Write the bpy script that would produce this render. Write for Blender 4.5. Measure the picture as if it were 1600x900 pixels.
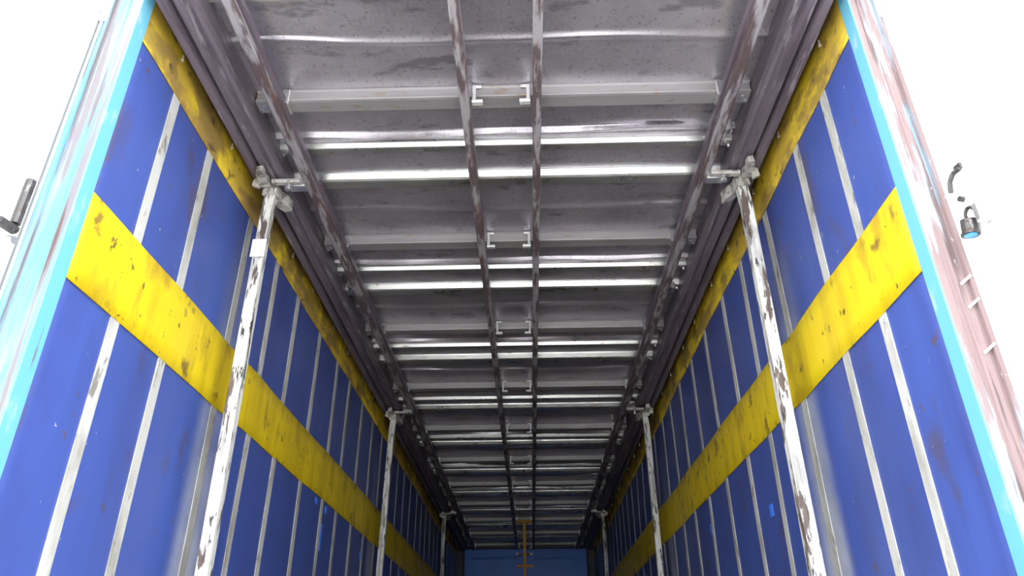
import bpy, math, random
from mathutils import Matrix, Vector, noise
random.seed(7)
for o in list(bpy.data.objects): bpy.data.objects.remove(o)
S = bpy.context.scene
COL = S.collection
ZC = 1.72                     # camera height above the yard; heights below are written relative to it

# ------------------------------------------------------------------ camera
cd = bpy.data.cameras.new('camera'); cam = bpy.data.objects.new('camera', cd); COL.objects.link(cam)
cd.sensor_width = 36; cd.lens = 36 * 1141.26 / 1600; cd.clip_start = .05; cd.clip_end = 300
pi_, ya, ro = .49496, -.02128, -.0072
fw = Vector((math.sin(ya)*math.cos(pi_), math.cos(ya)*math.cos(pi_), math.sin(pi_)))
rt = Vector((math.cos(ya), -math.sin(ya), 0)); up = rt.cross(fw)
r2 = math.cos(ro)*rt + math.sin(ro)*up; u2 = -math.sin(ro)*rt + math.cos(ro)*up
M = Matrix((r2, u2, -fw)).transposed().to_4x4(); M.translation = (.085, 0, ZC)
cam.matrix_world = M
S.camera = cam
# ------------------------------------------------------------------ world, exposure
W = bpy.data.worlds.new('overcast_sky'); S.world = W; W.use_nodes = True
bg = W.node_tree.nodes['Background']
# standard overcast sky: three times brighter overhead than at the horizon
wn = W.node_tree.nodes; wl_ = W.node_tree.links
tc = wn.new('ShaderNodeTexCoord'); sx = wn.new('ShaderNodeSeparateXYZ'); mr = wn.new('ShaderNodeMapRange')
wl_.new(tc.outputs['Generated'], sx.inputs[0]); wl_.new(sx.outputs['Z'], mr.inputs[0])
mr.inputs[1].default_value = 0; mr.inputs[2].default_value = 1; mr.inputs[3].default_value = .5; mr.inputs[4].default_value = 1.5
wl_.new(mr.outputs[0], bg.inputs[1]); bg.inputs[0].default_value = (.95, .97, 1, 1)
S.view_settings.view_transform = 'Standard'; S.view_settings.look = 'None'
S.view_settings.exposure = 3.1; S.view_settings.gamma = 1; S.view_settings.use_curve_mapping = False

# ------------------------------------------------------------------ materials
def mat(name, base, rough=.5, metal=0., layers=(), bump=None, spec=.5, rvar=0):
    """layers: (colour, scale xyz, lo, hi, amount[, detail]) - noise patches of another colour"""
    m = bpy.data.materials.new(name); m.use_nodes = True
    nt = m.node_tree; N = nt.nodes; L = nt.links
    b = N['Principled BSDF']; b.inputs['Roughness'].default_value = rough; b.inputs['Metallic'].default_value = metal
    b.inputs['Specular IOR Level'].default_value = spec
    geo = N.new('ShaderNodeNewGeometry')
    def nz(scale, detail=5, rough_=.6, off=0):
        mp = N.new('ShaderNodeMapping'); mp.inputs['Scale'].default_value = scale
        mp.inputs['Location'].default_value = (off, off*1.7, off*.6)
        L.new(geo.outputs['Position'], mp.inputs['Vector'])
        n = N.new('ShaderNodeTexNoise'); n.inputs['Scale'].default_value = 1; n.inputs['Detail'].default_value = detail
        n.inputs['Roughness'].default_value = rough_; L.new(mp.outputs[0], n.inputs['Vector'])
        return n.outputs['Fac']
    def ramp(src, lo, hi, a=0., c=1.):
        r = N.new('ShaderNodeMapRange'); r.inputs[1].default_value = lo; r.inputs[2].default_value = hi
        r.inputs[3].default_value = a; r.inputs[4].default_value = c; L.new(src, r.inputs[0]); return r.outputs[0]
    cur = None
    for i, ly in enumerate(layers):
        col, sc, lo, hi, am = ly[:5]
        f = ramp(nz(sc, ly[5] if len(ly) > 5 else 5, .6, 3.1*i+.7), lo, hi, 0, am)
        mx = N.new('ShaderNodeMix'); mx.data_type = 'RGBA'
        L.new(f, mx.inputs['Factor'])
        if cur is None: mx.inputs['A'].default_value = (*base, 1)
        else: L.new(cur, mx.inputs['A'])
        mx.inputs['B'].default_value = (*col, 1); cur = mx.outputs['Result']
    if cur is None: b.inputs['Base Color'].default_value = (*base, 1)
    else: L.new(cur, b.inputs['Base Color'])
    if rvar: L.new(ramp(nz((9, 9, 9), 4, .6, 11), .3, .7, max(.05, rough-rvar), min(1, rough+rvar)), b.inputs['Roughness'])
    if bump:
        sc, st = bump
        bp = N.new('ShaderNodeBump'); bp.inputs['Strength'].default_value = st; bp.inputs['Distance'].default_value = .01
        L.new(nz(sc, 3, .5, 5), bp.inputs['Height']); L.new(bp.outputs[0], b.inputs['Normal'])
    return m

GRIME = (.10, .065, .045)
def add_pale_streaks(m, ys, width, col, amt, ztop):
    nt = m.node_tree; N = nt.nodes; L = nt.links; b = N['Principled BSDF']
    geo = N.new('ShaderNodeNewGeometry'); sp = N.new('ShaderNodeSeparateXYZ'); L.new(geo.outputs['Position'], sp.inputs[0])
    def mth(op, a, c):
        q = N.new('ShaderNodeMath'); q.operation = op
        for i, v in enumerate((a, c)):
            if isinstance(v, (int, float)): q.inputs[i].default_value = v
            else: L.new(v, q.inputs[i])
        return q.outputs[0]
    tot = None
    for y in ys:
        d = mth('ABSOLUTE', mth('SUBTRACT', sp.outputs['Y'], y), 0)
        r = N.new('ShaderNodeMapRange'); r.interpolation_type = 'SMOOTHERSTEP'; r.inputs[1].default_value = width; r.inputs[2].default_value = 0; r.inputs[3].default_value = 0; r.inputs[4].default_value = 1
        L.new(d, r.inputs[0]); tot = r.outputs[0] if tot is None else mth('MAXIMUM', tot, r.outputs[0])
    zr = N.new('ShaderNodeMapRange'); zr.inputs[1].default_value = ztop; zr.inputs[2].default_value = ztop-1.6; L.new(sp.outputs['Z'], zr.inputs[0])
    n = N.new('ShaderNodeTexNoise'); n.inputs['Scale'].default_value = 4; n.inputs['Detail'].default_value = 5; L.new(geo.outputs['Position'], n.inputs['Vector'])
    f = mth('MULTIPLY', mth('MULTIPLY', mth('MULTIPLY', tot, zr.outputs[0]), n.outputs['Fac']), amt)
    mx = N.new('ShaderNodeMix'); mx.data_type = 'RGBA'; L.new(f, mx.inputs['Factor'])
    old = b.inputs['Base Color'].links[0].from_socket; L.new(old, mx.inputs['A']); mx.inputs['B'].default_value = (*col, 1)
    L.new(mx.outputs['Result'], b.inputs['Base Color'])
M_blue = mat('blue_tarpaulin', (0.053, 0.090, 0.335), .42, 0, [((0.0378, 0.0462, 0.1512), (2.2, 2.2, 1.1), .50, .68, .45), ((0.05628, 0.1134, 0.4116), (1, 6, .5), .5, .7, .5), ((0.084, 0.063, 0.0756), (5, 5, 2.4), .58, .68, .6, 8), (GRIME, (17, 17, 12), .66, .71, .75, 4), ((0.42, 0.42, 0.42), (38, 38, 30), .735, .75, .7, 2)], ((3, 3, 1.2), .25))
add_pale_streaks(M_blue, (2.89, 6.2, 10.5), .19, (.48, .52, .62), 2.0, 1.9+ZC)  # pale soft-edged streaks in the blue beside each pillar, stronger lower down
M_yel = mat('yellow_tarpaulin', (.80, .60, .012), .45, 0, [((.56, .38, .01), (1, 9, 1.2), .46, .66, .6), ((.30, .17, .02), (3, 6, 3), .54, .66, .6, 8), ((.13, .075, .03), (8, 8, 7), .60, .67, .8, 8), ((.05, .035, .03), (22, 22, 18), .645, .69, .85, 5)], ((3, 6, 2), .2))
M_yel_top = mat('stained_yellow_tarpaulin', (.90, .66, .03), .5, 0, [((.46, .30, .06), (2.6, 2.6, 3.2), .43, .56, .75, 8), ((.22, .14, .06), (7, 3.5, 6), .49, .58, .75, 8), ((.07, .045, .035), (14, 8, 12), .60, .66, .8, 8)], ((3, 6, 2), .3))
M_strap = mat('grey_webbing', (0.4988, 0.4988, 0.473), .7, 0, [((0.2408, 0.2322, 0.2064), (9, 9, 3), .46, .64, .7), ((0.1032, 0.086, 0.0688), (25, 25, 9), .60, .68, .7)], ((60, 60, 60), .15))
M_patch = mat('light_blue_patch', (.06, .22, .85), .4)
M_cyan = mat('sky_blue_paint', (0.1092, 0.3024, 0.4032), .45, 0, [((0.2184, 0.3024, 0.3612), (16, 16, 1.4), .47, .58, .8, 7), ((0.1428, 0.105, 0.1092), (30, 30, 1.0), .53, .575, .85, 8), ((0.084, 0.042, 0.0378), (18, 18, .6), .585, .62, .95, 8)], ((20, 20, 4), .2))
M_cyan_c = mat('clean_sky_blue_paint', (0.126, 0.378, 0.504), .42, 0, [((0.3528, 0.4536, 0.504), (10, 10, 5), .58, .68, .7, 7), ((0.1512, 0.0924, 0.084), (22, 22, 3), .65, .70, .8, 7)])
M_peel = mat('peeling_primer', (0.1974, 0.1386, 0.1386), .6, 0, [((0.2688, 0.3276, 0.378), (22, 22, 1.8), .52, .58, .85, 8), ((0.0714, 0.0462, 0.0462), (34, 34, 1.6), .57, .63, .85, 7), ((0.1344, 0.3528, 0.4704), (12, 12, .9), .58, .64, .7, 6), ((0.42, 0.4368, 0.4536), (60, 60, 25), .66, .7, .8, 5)], ((30, 30, 5), .4))
M_white = mat('white_door_paint', (.86, .87, .87), .4, 0, [((.7, .7, .68), (8, 8, 1), .6, .75, .4)])
M_galv = mat('galvanised_steel', (.68, .69, .68), .32, .9, [((.42, .42, .42), (2, 14, 14), .48, .66, .5), ((.26, .19, .11), (9, 30, 30), .63, .69, .7, 7)], ((30, 60, 60), .06), rvar=.08)
M_skin = mat('roof_sheet_steel', (.56, .53, .58), .35, .75, [((.36, .33, .38), (2, 2.5, 2), .42, .62, .7, 7), ((.56, .54, .57), (75, 75, 75), .55, .64, .55, 2), ((.17, .16, .18), (70, 70, 70), .60, .68, .5, 2), ((.19, .18, .2), (4, 11, 5), .58, .66, .6, 8)], ((90, 90, 90), .03), rvar=.03)
M_rail = mat('rusty_steel', (.135, .10, .105), .55, .35, [((.42, .40, .42), (26, 4.5, 26), .465, .55, .85, 8), ((.16, .085, .06), (20, 3, 20), .58, .68, .8, 7)], ((30, 10, 30), .25))
M_cant = mat('dull_primed_steel', (.20, .165, .20), .5, .35, [((.11, .085, .11), (24, 2, 24), .46, .62, .75, 6), ((.42, .39, .42), (40, 5, 40), .58, .66, .6, 7)], ((20, 6, 20), .15))
M_pil = mat('chipped_white_paint', (.66, .66, .63), .5, 0, [((.25, .235, .22), (16, 16, 3), .47, .60, .7, 7), ((.09, .06, .05), (24, 24, 4.5), .56, .595, .95, 8), ((.03, .03, .03), (45, 45, 10), .585, .62, .95, 6)], ((30, 30, 14), .5))
M_brk = mat('worn_bracket_steel', (.55, .53, .50), .5, .4, [((.16, .13, .11), (30, 30, 30), .48, .62, .85, 7)], ((40, 40, 40), .4))
M_bolt = mat('zinc_bolt', (.72, .72, .74), .3, .9)
M_hookm = mat('bright_zinc_plate', (.80, .80, .80), .45, .6, [((.5, .5, .5), (30, 30, 30), .5, .65, .6)])
M_dull = mat('dull_galvanised_steel', (.33, .315, .32), .5, .45, [((.24, .23, .24), (2, 14, 14), .46, .66, .6), ((.28, .20, .12), (9, 30, 30), .60, .66, .7, 7)], ((30, 60, 60), .06))
M_seal = mat('grey_seal', (.16, .16, .16), .6)
M_tape = mat('white_tape', (.85, .85, .82), .6)
M_front = mat('blue_front_panel', (.045, .17, .60), .35, .1, [((.06, .22, .7), (1, 1, 7), .5, .7, .5), ((.03, .09, .3), (3, 3, 3), .5, .75, .6)], ((3, 3, 14), .25))
M_dark = mat('dark_painted_steel', (.05, .055, .075), .5, .2, [((.09, .08, .08), (6, 6, 6), .5, .7, .6)])
M_ochre = mat('ochre_paint', (.60, .30, .03), .5, 0, [((.20, .10, .03), (12, 12, 5), .52, .68, .7)])
M_rub = mat('black_rubber', (.03, .03, .03), .7)
M_hw = mat('grey_hardware', (.07, .067, .067), .45, .5, [((.05, .03, .02), (30, 30, 30), .5, .65, .8), ((.2, .2, .2), (50, 50, 20), .58, .66, .7)])
M_bcap = mat('blue_cap', (.05, .35, .75), .4)
M_wood = mat('worn_plywood_deck', (.07, .05, .04), .65, 0, [((.09, .06, .045), (6, 1, 6), .45, .7, .8), ((.27, .21, .16), (14, 2, 10), .6, .7, .6)])
M_ply = mat('deck_plank_brown', (.075, .055, .042), .75, 0, [((.04, .03, .025), (7, 1, 6), .45, .7, .8)])
M_yard = mat('yard_concrete', (.44, .43, .41), .85, 0, [((.25, .25, .24), (.6, .6, .6), .4, .65, .7)], ((8, 8, 8), .2))
M_out = mat('roof_top_white', (.6, .6, .58), .6)

# ------------------------------------------------------------------ builders
class MB:
    def __init__(s): s.v = []; s.f = []
    def box(s, x0, x1, y0, y1, z0, z1):
        n = len(s.v)
        s.v += [(x, y, z) for z in (z0, z1) for y in (y0, y1) for x in (x0, x1)]
        s.f += [tuple(n+i for i in q) for q in ((0,2,3,1),(4,5,7,6),(0,1,5,4),(2,6,7,3),(0,4,6,2),(1,3,7,5))]
        return s
    def cbox(s, x0, x1, y0, y1, z0, z1, c, axis=2):
        """box with its four long edges (along axis) chamfered"""
        lo = [x0, y0, z0]; hi = [x1, y1, z1]; a, b = [i for i in range(3) if i != axis]
        pr = [(lo[a]+c, lo[b]), (hi[a]-c, lo[b]), (hi[a], lo[b]+c), (hi[a], hi[b]-c), (hi[a]-c, hi[b]), (lo[a]+c, hi[b]), (lo[a], hi[b]-c), (lo[a], lo[b]+c)]
        return s.prism(pr, axis, lo[axis], hi[axis])
    def prism(s, pr, axis, t0, t1):
        n = len(s.v); k = len(pr); a, b = [i for i in range(3) if i != axis]
        for t in (t0, t1):
            for p in pr:
                q = [0, 0, 0]; q[axis] = t; q[a] = p[0]; q[b] = p[1]; s.v.append(tuple(q))
        for i in range(k):
            j = (i+1) % k; s.f.append((n+i, n+j, n+k+j, n+k+i))
        s.f.append(tuple(n+i for i in range(k))[::-1]); s.f.append(tuple(n+k+i for i in range(k)))
        return s
    def tube(s, p0, p1, r, seg=10, r1=None):
        p0 = Vector(p0); p1 = Vector(p1); d = (p1-p0).normalized(); r1 = r if r1 is None else r1
        a = d.orthogonal().normalized(); b = d.cross(a); n = len(s.v)
        for p, q in ((p0, r), (p1, r1)):
            for i in range(seg):
                t = 2*math.pi*i/seg; s.v.append(tuple(p + a*q*math.cos(t) + b*q*math.sin(t)))
        for i in range(seg):
            j = (i+1) % seg; s.f.append((n+i, n+j, n+seg+j, n+seg+i))
        s.f.append(tuple(n+i for i in range(seg))[::-1]); s.f.append(tuple(n+seg+i for i in range(seg)))
        return s
    def grid(s, P):
        n = len(s.v); R = len(P); C = len(P[0])
        for row in P: s.v += row
        for i in range(R-1):
            for j in range(C-1):
                s.f.append((n+i*C+j, n+i*C+j+1, n+(i+1)*C+j+1, n+(i+1)*C+j))
        return s
    def xf(s, fn): s.v = [tuple(fn(Vector(v))) for v in s.v]; return s

def recalc(me):
    import bmesh
    bm = bmesh.new(); bm.from_mesh(me); bmesh.ops.recalc_face_normals(bm, faces=bm.faces); bm.to_mesh(me); bm.free()

LOC = {}
def wl(o): return LOC.get(o.name, Vector((0, 0, 0)))
def empty(name, loc, label, cat, group=None):
    o = bpy.data.objects.new(name, None); COL.objects.link(o); o.empty_display_size = .05
    o.location = (loc[0], loc[1], loc[2]+ZC); LOC[o.name] = Vector(loc)
    o['label'] = label; o['category'] = cat
    if group: o['group'] = group
    return o
def obj(name, mb, m, parent=None, loc=None, smooth=False, label=None, kind=None, cat=None, group=None):
    """mesh given in trailer coordinates; origin put at loc (default: parent's origin, else centre of base)"""
    base = wl(parent) if parent else Vector((0, 0, 0))
    if loc is None:
        xs = [v[0] for v in mb.v]; ys = [v[1] for v in mb.v]; zs = [v[2] for v in mb.v]
        loc = ((min(xs)+max(xs))/2, (min(ys)+max(ys))/2, min(zs))
    loc = Vector(loc)
    me = bpy.data.meshes.new(name); me.from_pydata([tuple(Vector(v)-loc) for v in mb.v], [], mb.f); recalc(me)
    if smooth:
        for p in me.polygons: p.use_smooth = True
    me.materials.append(m)
    o = bpy.data.objects.new(name, me); COL.objects.link(o)
    LOC[o.name] = loc
    o.location = loc - base if parent else (loc[0], loc[1], loc[2]+ZC)
    if parent: o.parent = parent
    if label: o['label'] = label
    if kind: o['kind'] = kind
    if cat: o['category'] = cat
    if group: o['group'] = group
    return o
def copy_tree(o, parent=None):
    c = o.copy(); COL.objects.link(c)
    if parent: c.parent = parent
    for ch in list(o.children): copy_tree(ch, c)
    return c
def put(o, loc, label): o.location = (loc[0], loc[1], loc[2]+ZC); o['label'] = label

ORD = ['first', 'second', 'third', 'fourth', 'fifth', 'sixth', 'seventh', 'eighth', 'ninth', 'tenth', 'eleventh', 'twelfth', 'thirteenth']
ZF = -.52                    # trailer deck
Y0, Y1 = 1.66, 13.75         # rear frame, front wall
ZR = 2.20                    # roof sheets
PA, A0 = 1.1335, 2.29        # bow pitch, first hooked bow
HC = 1.22                    # curtain half width

# ------------------------------------------------------------------ setting
obj('ground', MB().box(-40, 40, -40, 50, -ZC-.2, -ZC), M_yard, kind='structure', label='grey concrete yard under the trailer')
fl = obj('floor', MB().box(-1.24, 1.24, Y0, Y1+.1, ZF-.16, ZF-.03), M_wood, kind='structure', label='plywood loading deck of the trailer')
n_pl = 10
pw = 2.46/n_pl
plank = None
for i in range(n_pl):
    x = -1.23+i*pw
    if plank is None:
        plank = obj('plank', MB().cbox(x+.003, x+pw-.003, Y0+.01, Y1, ZF-.03, ZF, .003, 1), M_ply, fl); x_first = x
    else:
        c = plank.copy(); COL.objects.link(c); c.location.x += x-x_first
ce = obj('ceiling', MB().box(-1.26, 1.26, Y0-.06, Y1+.1, 2.285, 2.32), M_out, kind='structure', label='sheet steel roof of the trailer')
# corrugated roof sheets, three to a bay
def sheet(y0, y1, beads, seed):
    nx = 44; X0, X1 = -1.06, 1.06
    ys = []
    for k in range(13): ys.append(y0+(y1-y0)*k/12)
    for (by, w, h, wob) in beads:
        ys += [by+w*t for t in (-1.4, -1.05, -.8, -.5, -.25, 0, .25, .5, .8, 1.05, 1.4)]
    ys = sorted(set(round(y, 4) for y in ys if y0 <= y <= y1))
    P = []
    for y in ys:
        row = []
        for i in range(nx+1):
            x = X0+(X1-X0)*i/nx
            z = ZR + .0035*noise.noise((x*1.1, y*1.6, seed)) + .0006*noise.noise((x*4, y*5, seed+9))
            yy = y
            for (by, w, h, wob) in beads:
                t = (y-by)/w
                if abs(t) < 1.4:
                    yy = y + wob*noise.noise((x*1.7, seed*3.7, by))*(1-abs(t)/1.4)*1.6
                    a = h*(1+.45*noise.noise((x*2.3, seed, 4.2)))
                    # low crease: falls towards the front, steps back up
                    z += -a*max(0, 1-abs(t))**.8 if h > .012 else -.85*a*math.exp(-t*t*3)
            row.append((x, yy, z))
        P.append(row)
    top = [[(p[0], p[1], p[2]+.004) for p in r] for r in P]
    mb = MB(); mb.grid(P); mb.grid(top)
    return mb
n = 0
edges = [(A0-PA+.56, 'C')]
for k in range(-1, 11):
    a = A0+k*PA
    segs = []
    if k >= 0:
        segs.append((a+.03, a+.335, [(a+.285, .022, .022, .035)]))
        segs.append((a+.335, a+.575, []))
    segs.append((a+.575, a+PA+.03, [(a+.875, .030, .0118, .035)]))
    for (s0, s1, bd) in segs:
        s1 = min(s1, Y1-.01)
        if s1-s0 < .05: continue
        bd = [b for b in bd if b[0]+b[1]*1.5 < s1]
        n += 1
        obj('roof_panel', sheet(s0, s1, bd, n*1.37), M_skin, ce, smooth=True)
wf = obj('wall_front', MB().box(-1.26, 1.26, Y1, Y1+.06, ZF-.1, 2.285), M_dark, kind='structure', label='dark blue front bulkhead at the far end')
for s in (-1, 1):
    obj('panel', MB().cbox(min(s*.006, s*1.09), max(s*.006, s*1.09), Y1-.012, Y1+.01, ZF+.02, 2.10, .006, 2), M_front, wf)
    obj('frame_post', MB().cbox(min(s*1.1, s*1.235), max(s*1.1, s*1.235), Y1-.10, Y1+.01, ZF, 2.20, .01, 2), M_dark, wf)
    for z in (.9, 1.93):
        obj('rib', MB().cbox(min(s*.16, s*.95), max(s*.16, s*.95), Y1-.03, Y1-.01, z, z+.035, .008, 0), M_front, wf)
obj('top_rail', MB().cbox(-1.1, 1.1, Y1-.07, Y1+.01, 2.10, 2.19, .01, 0), M_dark, wf)

# rear header above the opening
obj('door_header', MB().cbox(-1.30, 1.30, 1.60, 1.67, 2.20, 2.40, .012, 0), M_cyan, cat='door frame', label='sky-blue steel header above the open rear doorway')

# ------------------------------------------------------------------ cantrails and rails
pr = [(1.036, 2.284), (1.036, 2.105), (1.044, 2.085), (1.058, 2.078), (1.06, 2.086), (1.075, 2.086), (1.08, 2.075), (1.112, 2.072), (1.116, 2.10), (1.128, 2.10), (1.132, 2.058), (1.16, 2.055), (1.165, 2.284)]
for s, w in ((-1, 'left'), (1, 'right')):
    t = empty('cantrail', (s*1.09, Y0+.07, 2.055), f'ridged purple-grey steel cantrail along the top of the {w} curtain', 'rail', 'cantrails over the curtains')
    obj('rail_body', MB().prism([(s*x, z) for x, z in pr], 1, 1.672, Y1-.1), M_cant, t)
    first = None
    y = 1.95
    while y < 13.4:
        if first is None:
            first = obj('hanger_bolt', MB().tube((s*1.172, y, 2.06), (s*1.172, y, 2.035), .003, 6).tube((s*1.172, y, 2.038), (s*1.172, y, 2.031), .006, 6), M_bolt, t); fy = y
        else:
            c = first.copy(); COL.objects.link(c); c.location.y += y-fy
        y += .46+.05*math.sin(y*7)
rails = [(-.151, .038, .065, 'roof_rail', 'worn brown steel roof rail, left one of the central pair'),
         (.145, .036, .065, 'roof_rail', 'worn brown steel roof rail, right one of the central pair'),
         (-.931, .043, .065, 'roof_rail', 'rusty brown steel roof rail beside the left cantrail'),
         (.931, .043, .065, 'roof_rail', 'rusty brown steel roof rail beside the right cantrail')]
for x, w, h, nm, lb in rails:
    t = empty(nm, (x, Y0, 2.075), lb, 'rail', 'rails running the length of the roof')
    b = MB().cbox(x-w/2, x+w/2, Y0, Y1-.08, 2.075, 2.142, .006, 1)
    obj('rail_body', b, M_rail, t)
    if abs(x) > .5:
        i = -math.copysign(1, x)
        f = MB().box(x+i*w/2, x+i*(w/2+.014), Y0, Y1-.1, 2.105, 2.138)
        obj('inner_flange', f, M_cant, t)

# ------------------------------------------------------------------ roof bows
def bolt(x, y, z, r=.009): return MB().tube((x, y, z+.002), (x, y, z-.007), r, 6)
def bow(name, group, prof, a, zb, ends, hooks):
    t = empty(name, (0, a, zb), '', 'roof bow', group)
    obj('channel', MB().prism([(y+a, z+zb) for y, z in prof], 0, -ends, ends), M_dull if hooks else M_galv, t)
    for s in (-1, 1):
        obj('end_bolt', bolt(s*(ends-.03), a+.03, zb), M_bolt, t)
        obj('end_bolt', bolt(s*(ends-.012), a+.055, zb, .007), M_bolt, t)
    if hooks:
        for s in (-1, 1):
            x = -.003+s*.112
            obj('clip_hook', MB().cbox(x-.008, x+.008, a-.016, a-.005, zb-.034, zb+.05, .003, 2).cbox(min(x+s*.008, x-s*.036), max(x+s*.008, x-s*.036), a-.022, a+.006, zb-.046, zb-.030, .004, 0)
                .cbox(min(x, x-s*.03), max(x, x-s*.03), a-.014, a-.003, zb+.040, zb+.054, .003, 0), M_hookm, t)
            obj('rail_bracket', MB().cbox(s*.9-.016, s*.9+.016, a-.02, a+.05, zb-.03, zb+.045, .004, 2), M_galv, t)
    return t
pA = [(-.006, .058), (-.007, .052), (0, .047), (.004, .012), (-.004, .006), (-.002, 0), (.008, -.002), (.066, -.002), (.074, .004), (.076, .07)]
pB = [(0, .05), (.006, .022), (.016, .002), (.022, 0), (.052, 0), (.058, .008), (.06, .05)]
pC = [(-.004, .05), (-.004, .041), (-.001, .031), (.015, .006), (.025, 0), (.034, -.001), (.082, 0), (.09, .01), (.09, .05)]
protos = {}
def place(kind, name, group, prof, y, zb, ends, hooks, label):
    if kind not in protos:
        protos[kind] = bow(name, group, prof, y, zb, ends, hooks); put(protos[kind], (0, y, zb), label)
    else:
        put(copy_tree(protos[kind]), (0, y, zb), label)
for k in range(-1, 11):
    a = A0+k*PA
    if k >= 0:
        place('A', 'hooked_roof_bow', 'roof bows with clip hooks', pA, a, 2.142, 1.03, True, f'{ORD[k]} galvanised roof bow with clip hooks, counted from the open doors')
        if k < 10: place('B', 'narrow_roof_bow', 'narrow roof bows', pB, a+.325, 2.165, 1.04, False, f'{ORD[k]} narrow galvanised roof bow behind a wavy sheet edge, counted from the doors')
    if k < 10: place('C', 'wide_roof_bow', 'wide slanted roof bows', pC, a+.56, 2.160, 1.04, False, f'{ORD[k+1]} wide roof bow with bright slanted face, counted from the open doors')

# small latch fittings on the outer roof strips
k = 0
for y, s in ((2.55, 1), (3.93, -1), (4.02, 1), (6.6, -1), (6.68, 1), (9.3, -1), (9.4, 1), (12.2, -1)):
    d = ['first', 'second', 'second', 'fourth', 'fourth', 'seventh', 'seventh', 'ninth'][k]; k += 1
    t = empty('roof_latch', (s*.995, y, 2.12), f'small bright latch on the {"left" if s<0 else "right"} roof edge past the {d} hooked bow' if y > 3 else 'small bright latch on the right roof edge nearest the doors', 'latch', 'small roof edge latches')
    obj('plate', MB().cbox(s*.995-.014, s*.995+.014, y-.03, y+.03, 2.135, 2.195, .004, 2), M_galv, t)
    obj('knob', MB().tube((s*.995, y-.035, 2.14), (s*.995, y-.005, 2.14), .011, 8), M_bolt, t)

# ------------------------------------------------------------------ curtains
PIL = [2.735, 6.02, 10.3]
def bulge(y, z, s):
    d = .010*noise.noise((y*1.1, z*.6, s*3))+.005*noise.noise((y*3, z*1.2, s*7))
    for p in PIL:
        d += -.007*math.exp(-((y-p-.16)/.13)**2)*(1 if z < 1.9 else .4)
    return d
def cx(y, z, s, off=0): return s*(HC-bulge(y, z, s)*0+ -off) + s*bulge(y, z, s)*-1
def lin(a, b, n): return [a+(b-a)*i/n for i in range(n+1)]
def surf(s, ys, zs, off, th):
    """slab following the curtain, off = distance inwards from the sheet"""
    mb = MB()
    I = [[(cx(y, z, s, off+th), y, z) for z in zs] for y in ys]
    O = [[(cx(y, z, s, off), y, z) for z in zs] for y in ys]
    mb.grid(I); mb.grid(O)
    nI = len(ys)*len(zs); c = len(zs)
    def q(a, b): mb.f.append((a, b, b+nI, a+nI))
    for i in range(len(ys)-1): q(i*c, (i+1)*c); q(i*c+c-1, (i+1)*c+c-1)
    for j in range(c-1): q(j, j+1); q((len(ys)-1)*c+j, (len(ys)-1)*c+j+1)
    return mb
straps = {-1: [2.05, 2.38, 2.885, 3.28, 3.68, 4.17, 4.64, 5.01, 5.47], 1: [2.11, 2.42, 2.91, 3.37, 3.76, 4.23, 4.70, 5.14, 5.59]}
for s, w, ys0 in ((-1, 'left', 1.751), (1, 'right', 1.81)):
    t = empty('side_curtain', (s*HC, (ys0+Y1)/2, ZF), f'blue tarpaulin curtain with yellow bands forming the {w} side', 'curtain', 'side curtains')
    yy = []
    y = ys0
    while y < Y1-.1:
        yy.append(y); y += .06 if y < 7 else .15
    yy.append(Y1-.06)
    zz = lin(ZF-.1, 2.284, 22)
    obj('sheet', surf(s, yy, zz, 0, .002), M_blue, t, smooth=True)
    L = list(straps[s]); y = L[-1]+.43
    while y < 13.4: L.append(y); y += .44
    for y in L:
        tilt = .0
        obj('strap', surf(s, [y-.026, y, y+.026], lin(ZF-.05, 2.15, 20), .0025, .003), M_strap, t)
    for z0, z1, m in ((-.09, .205, M_yel), (1.018, 1.311, M_yel), (1.945, 2.18, M_yel_top)):
        obj('band', surf(s, yy, lin(z0, z1, 4), .0035, .004), m, t, smooth=True)
    pts = [(4.511, .981, .05, .035), (4.749, .972, .05, .04), (4.70, .80, .035, .16), (5.861, .86, .06, .05)] if s < 0 else [(3.537, .70, .045, .055), (4.759, .833, .05, .06)]
    for y, z, a, b in pts:
        obj('repair_patch', surf(s, [y-a/2, y+a/2], [z-b/2, z, z+b/2], .0026, .0025), M_patch, t, label='light blue repair patch')

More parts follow.
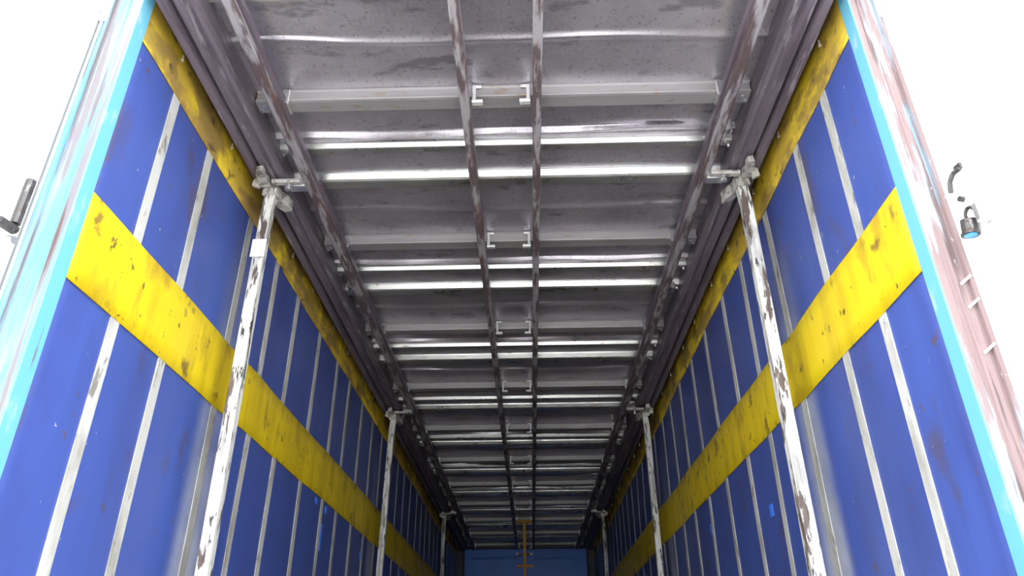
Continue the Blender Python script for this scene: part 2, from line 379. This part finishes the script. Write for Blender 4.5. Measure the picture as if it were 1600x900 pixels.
# ------------------------------------------------------------------ sliding pillars
def pillar(s, y, idx, lean, word):
    x = 1.12
    t = empty('curtain_pillar', (s*x, y, ZF), word, 'pillar', 'sliding pillars inside the curtains')
    def P(u, v, z):    # u inwards, v depth
        k = max(0, z-1.85)/.2
        return (s*(x-u-.014*k*k+lean*(z-1)), y+v, z)
    sec = [(.004, 0), (.024, 0), (.026, .004), (.030, .004), (.032, 0), (.052, 0), (.056, .004), (.056, .05), (.052, .054), (.004, .054), (0, .05), (0, .004)]
    zs = lin(ZF, 1.9, 8)+[1.96, 2.0, 2.03]
    mb = MB(); k = len(sec)
    for z in zs:
        sc = 1 if z < 1.95 else 1-(z-1.95)*1.6
        for u, v in sec: mb.v.append(P(.028+(u-.028)*sc*.84, .027+(v-.027)*sc*.9, z))
    for i in range(len(zs)-1):
        for j in range(k):
            l = (j+1) % k; mb.f.append((i*k+j, i*k+l, (i+1)*k+l, (i+1)*k+j))
    mb.f.append(tuple(range(k))); mb.f.append(tuple((len(zs)-1)*k+j for j in range(k)))
    obj('tube', mb, M_pil, t)
    # head: roller carriage running along the cantrail, side arm with bolt
    c = s*(x-.028+lean*1.1)
    def wedge(y0, y1, w0, w1, za, zb, sh):
        m = MB(); n = 5
        for i in range(n):
            k = i/(n-1); yy = y0+(y1-y0)*k; w = (w0+(w1-w0)*k)*(1+.25*math.sin(i*2.4+idx)); q = c-s*sh*k
            m.v += [(q-w/2, yy, za), (q+w/2, yy, za+.006), (q+w/2*.8, yy, zb), (q-w/2*.9, yy, zb-.004)]
        for i in range(n-1):
            for a in range(4):
                b = (a+1) % 4; m.f.append((i*4+a, i*4+b, i*4+4+b, i*4+4+a))
        m.f += [(0, 1, 2, 3), (n*4-4, n*4-3, n*4-2, n*4-1)]
        return m
    obj('cheek_plate', wedge(y-.135, y-.02, .030, .052, 2.015, 2.052, -.012), M_brk, t)
    obj('cheek_plate', wedge(y-.005, y+.14, .050, .036, 1.985, 2.052, .055), M_brk, t)
    obj('lug', MB().prism([(c+s*.02, 2.05), (c+s*.05, 2.04), (c+s*.055, 2.0), (c+s*.022, 1.985)], 1, y-.06, y-.045), M_brk, t)
    arm = obj('side_arm', MB().cbox(min(c-s*.02, c-s*.15), max(c-s*.02, c-s*.15), y-.035, y+.0, 2.035, 2.055, .005, 0), M_brk, t)
    obj('bolt', MB().tube((c-s*.095, y-.018, 2.04), (c-s*.095, y-.018, 2.005), .008, 6).tube((c-s*.095, y-.018, 2.015), (c-s*.095, y-.018, 2.0), .013, 6), M_bolt, arm)
    obj('rail_block', MB().cbox(min(c-s*.085, c-s*.16), max(c-s*.085, c-s*.16), y+.01, y+.065, 2.045, 2.09, .006, 0), M_galv, t)
    obj('foot', MB().cbox(min(s*(x+.01), s*(x-.07)), max(s*(x+.01), s*(x-.07)), y-.015, y+.07, ZF, ZF+.06, .006, 2), M_hw, t)
    return t, P
names = ['nearest the open doors', 'at the middle of the', 'farthest from the doors, near the front wall']
for s, w in ((-1, 'left'), (1, 'right')):
    for i, y in enumerate(PIL):
        lb = [f'chipped white steel pillar on the {w} side nearest the open doors', f'chipped white steel pillar midway along the {w} curtain', f'thin pale pillar on the {w} side nearest the front wall'][i]
        ln = {(-1, 0): .006, (-1, 1): -.014}.get((s, i), 0)
        t, P = pillar(s, y, i, ln, lb)
        if s < 0 and i == 0:
            a = [P(-.003, -.002, z) for z in (1.62, 1.72)]; b = [P(.059, -.002, z) for z in (1.62, 1.72)]
            xs = sorted((a[0][0], b[0][0]))
            obj('tape', MB().box(xs[0], xs[1], y-.003, y-.0005, 1.655, 1.745), M_tape, t, label='white tape wrapped round the pillar')

# ------------------------------------------------------------------ rear corner posts
def post(s, xi, ya, yb, wd, word):
    t = empty('corner_post', (s*(xi+wd/2), (ya+yb)/2, ZF-.1), word, 'post', 'rear corner posts')
    a, b = sorted((s*xi, s*(xi+wd)))
    obj('post_body', MB().box(a+.002, b-.002, ya+.004, yb, ZF-.1, 2.195), M_cyan if s < 0 else M_peel, t)
    ri = MB(); zs = lin(ZF-.1, 2.195, 40)
    obj('inner_reveal', MB().cbox(min(s*(xi-.004), s*(xi+.003)), max(s*(xi-.004), s*(xi+.003)), ya, yb, ZF-.1, 2.195, .002, 2), M_cyan_c, t, label='cleaner sky-blue inner edge')
    # rear face: folded plate with a shallow groove and a raised lip
    f = [(xi+.001, ya), (xi+.022, ya), (xi+.026, ya+.006), (xi+.034, ya+.006), (xi+.038, ya-.002), (xi+wd*.72, ya-.002), (xi+wd*.76, ya+.005), (xi+wd*.84, ya+.005), (xi+wd*.86, ya-.008), (xi+wd, ya-.008), (xi+wd, ya+.012), (xi+.001, ya+.012)]
    obj('rear_face', MB().prism([(s*x, y) for x, y in f], 2, ZF-.1, 2.195), M_peel if s > 0 else M_cyan, t, label='peeling paint and rust' )
    for i, z in enumerate((.93, .86, .73, .35)):
        if s > 0: obj('weld_bead', MB().tube((xi+.05, ya-.003, z), (xi+wd-.006, ya-.007, z+.025), .004, 6), M_white, t)
    return t
post(-1, 1.20, 1.687, 1.749, .104, 'peeling sky-blue steel corner post beside the left door')
post(1, 1.20, 1.748, 1.808, .088, 'rusty pink and sky-blue corner post beside the right door')

# ------------------------------------------------------------------ open rear doors
def door(s, idx, hx, hy, word):
    t = empty(f'door_{idx}', (s*hx, hy, ZF), word, 'door')
    t['kind'] = 'structure'; del t['category']
    ang = math.radians(12); d = Vector((s*math.sin(ang), -math.cos(ang), 0)); nrm = Vector((-s*math.cos(ang), -math.sin(ang), 0))   # along, inward
    H = Vector((s*hx, hy, 0))
    def X(v): return H + d*v.x + nrm*v.y + Vector((0, 0, v.z))
    obj('leaf', MB().cbox(0, 1.2, -.045, 0, ZF-.05, 2.2, .006, 2).xf(X), M_white, t)
    obj('inner_panel', MB().cbox(.10, 1.14, -.001, .010, ZF+.05, 2.12, .005, 2).xf(X), M_white, t)
    obj('hinge_stile', MB().cbox(.012, .085, -.001, .007, ZF, 2.15, .004, 2).xf(X), M_white, t)
    obj('seal', MB().cbox(-.012, .004, -.03, -.006, ZF-.03, 2.18, .004, 2).xf(X), M_seal if s < 0 else M_white, t)
    if s < 0:
        h = obj('hinge_strap', MB().cbox(.026, .050, .006, .030, 1.105, 1.25, .006, 2).xf(X), M_hw, t, label='dark worn hinge strap')
        obj('bracket', MB().cbox(.03, .085, .004, .03, 1.078, 1.10, .006, 0).xf(X), M_hw, t)
        obj('knob', MB().tube((.045, .0, 1.05), (.045, .045, 1.045), .016, 10, .012).xf(X), M_bolt, t)
    else:
        pts = [(.078, .02, 1.243), (.055, .022, 1.243), (.038, .024, 1.225), (.03, .024, 1.195)]
        mb = MB()
        for a, b in zip(pts, pts[1:]): mb.tube(a, b, .0065, 8)
        obj('retaining_hook', mb.xf(X), M_hw, t)
        obj('hook_plate', MB().cbox(.05, .078, .004, .012, 1.25, 1.268, .003, 2).tube((.045, .004, 1.165), (.045, .02, 1.165), .008, 8).xf(X), M_hw, t)
        mb = MB()
        for i in range(8):
            a0, a1 = math.pi*i/8+.2, math.pi*(i+1)/8+.2
            mb.tube((.07+.016*math.cos(a0), .03, 1.098+.018*math.sin(a0)), (.07+.016*math.cos(a1), .03, 1.098+.018*math.sin(a1)), .005, 6)
        obj('ring', mb.xf(X), M_hw, t)
        obj('bracket', MB().cbox(.085, .11, .004, .04, 1.06, 1.11, .006, 2).xf(X), M_galv, t)
        b = obj('hinge_tube', MB().tube((.05, .03, 1.045), (.058, .03, 1.085), .020, 14).tube((.0495, .03, 1.0425), (.05, .03, 1.048), .0235, 14).xf(X), M_hw, t)
        obj('cap', MB().tube((.0488, .03, 1.0405), (.05, .03, 1.047), .0165, 14).xf(X), M_bcap, b, label='light blue tube end')
    for z in (-.3, 2.0):
        obj('hinge', MB().tube((-.004, .004, z-.06), (-.004, .004, z+.06), .012, 10).cbox(0, .09, .004, .012, z-.04, z+.04, .003, 0).xf(X), M_white, t)
door(-1, 1, 1.309, 1.672, 'open white rear door at the left edge')
door(1, 2, 1.294, 1.733, 'open white rear door at the right edge')

# ------------------------------------------------------------------ yellow prop near the front wall
yp = A0+8*PA-.02
t = empty('support_prop', (.005, yp, ZF), 'thin ochre steel prop with a flat head plate before the front wall', 'prop')
obj('shaft', MB().cbox(-.017, .023, yp-.02, yp+.02, ZF, 2.11, .006, 2), M_ochre, t)
obj('head_plate', MB().cbox(-.122, .118, yp-.035, yp+.06, 2.105, 2.14, .006, 0), M_ochre, t)
obj('cross_bar', MB().cbox(-.115, .125, yp-.03, yp-.012, 1.475, 1.51, .005, 0), M_ochre, t)
for x in (-.108, .10):
    obj('knob', MB().tube((x, yp-.045, 1.655), (x, yp+.0, 1.655), .02, 10, .016), M_brk, t)
obj('knob_bar', MB().cbox(-.12, .112, yp-.004, yp+.012, 1.64, 1.67, .004, 0), M_dark, t)
obj('foot_plate', MB().cbox(-.06, .07, yp-.06, yp+.06, ZF, ZF+.012, .006, 2), M_ochre, t)
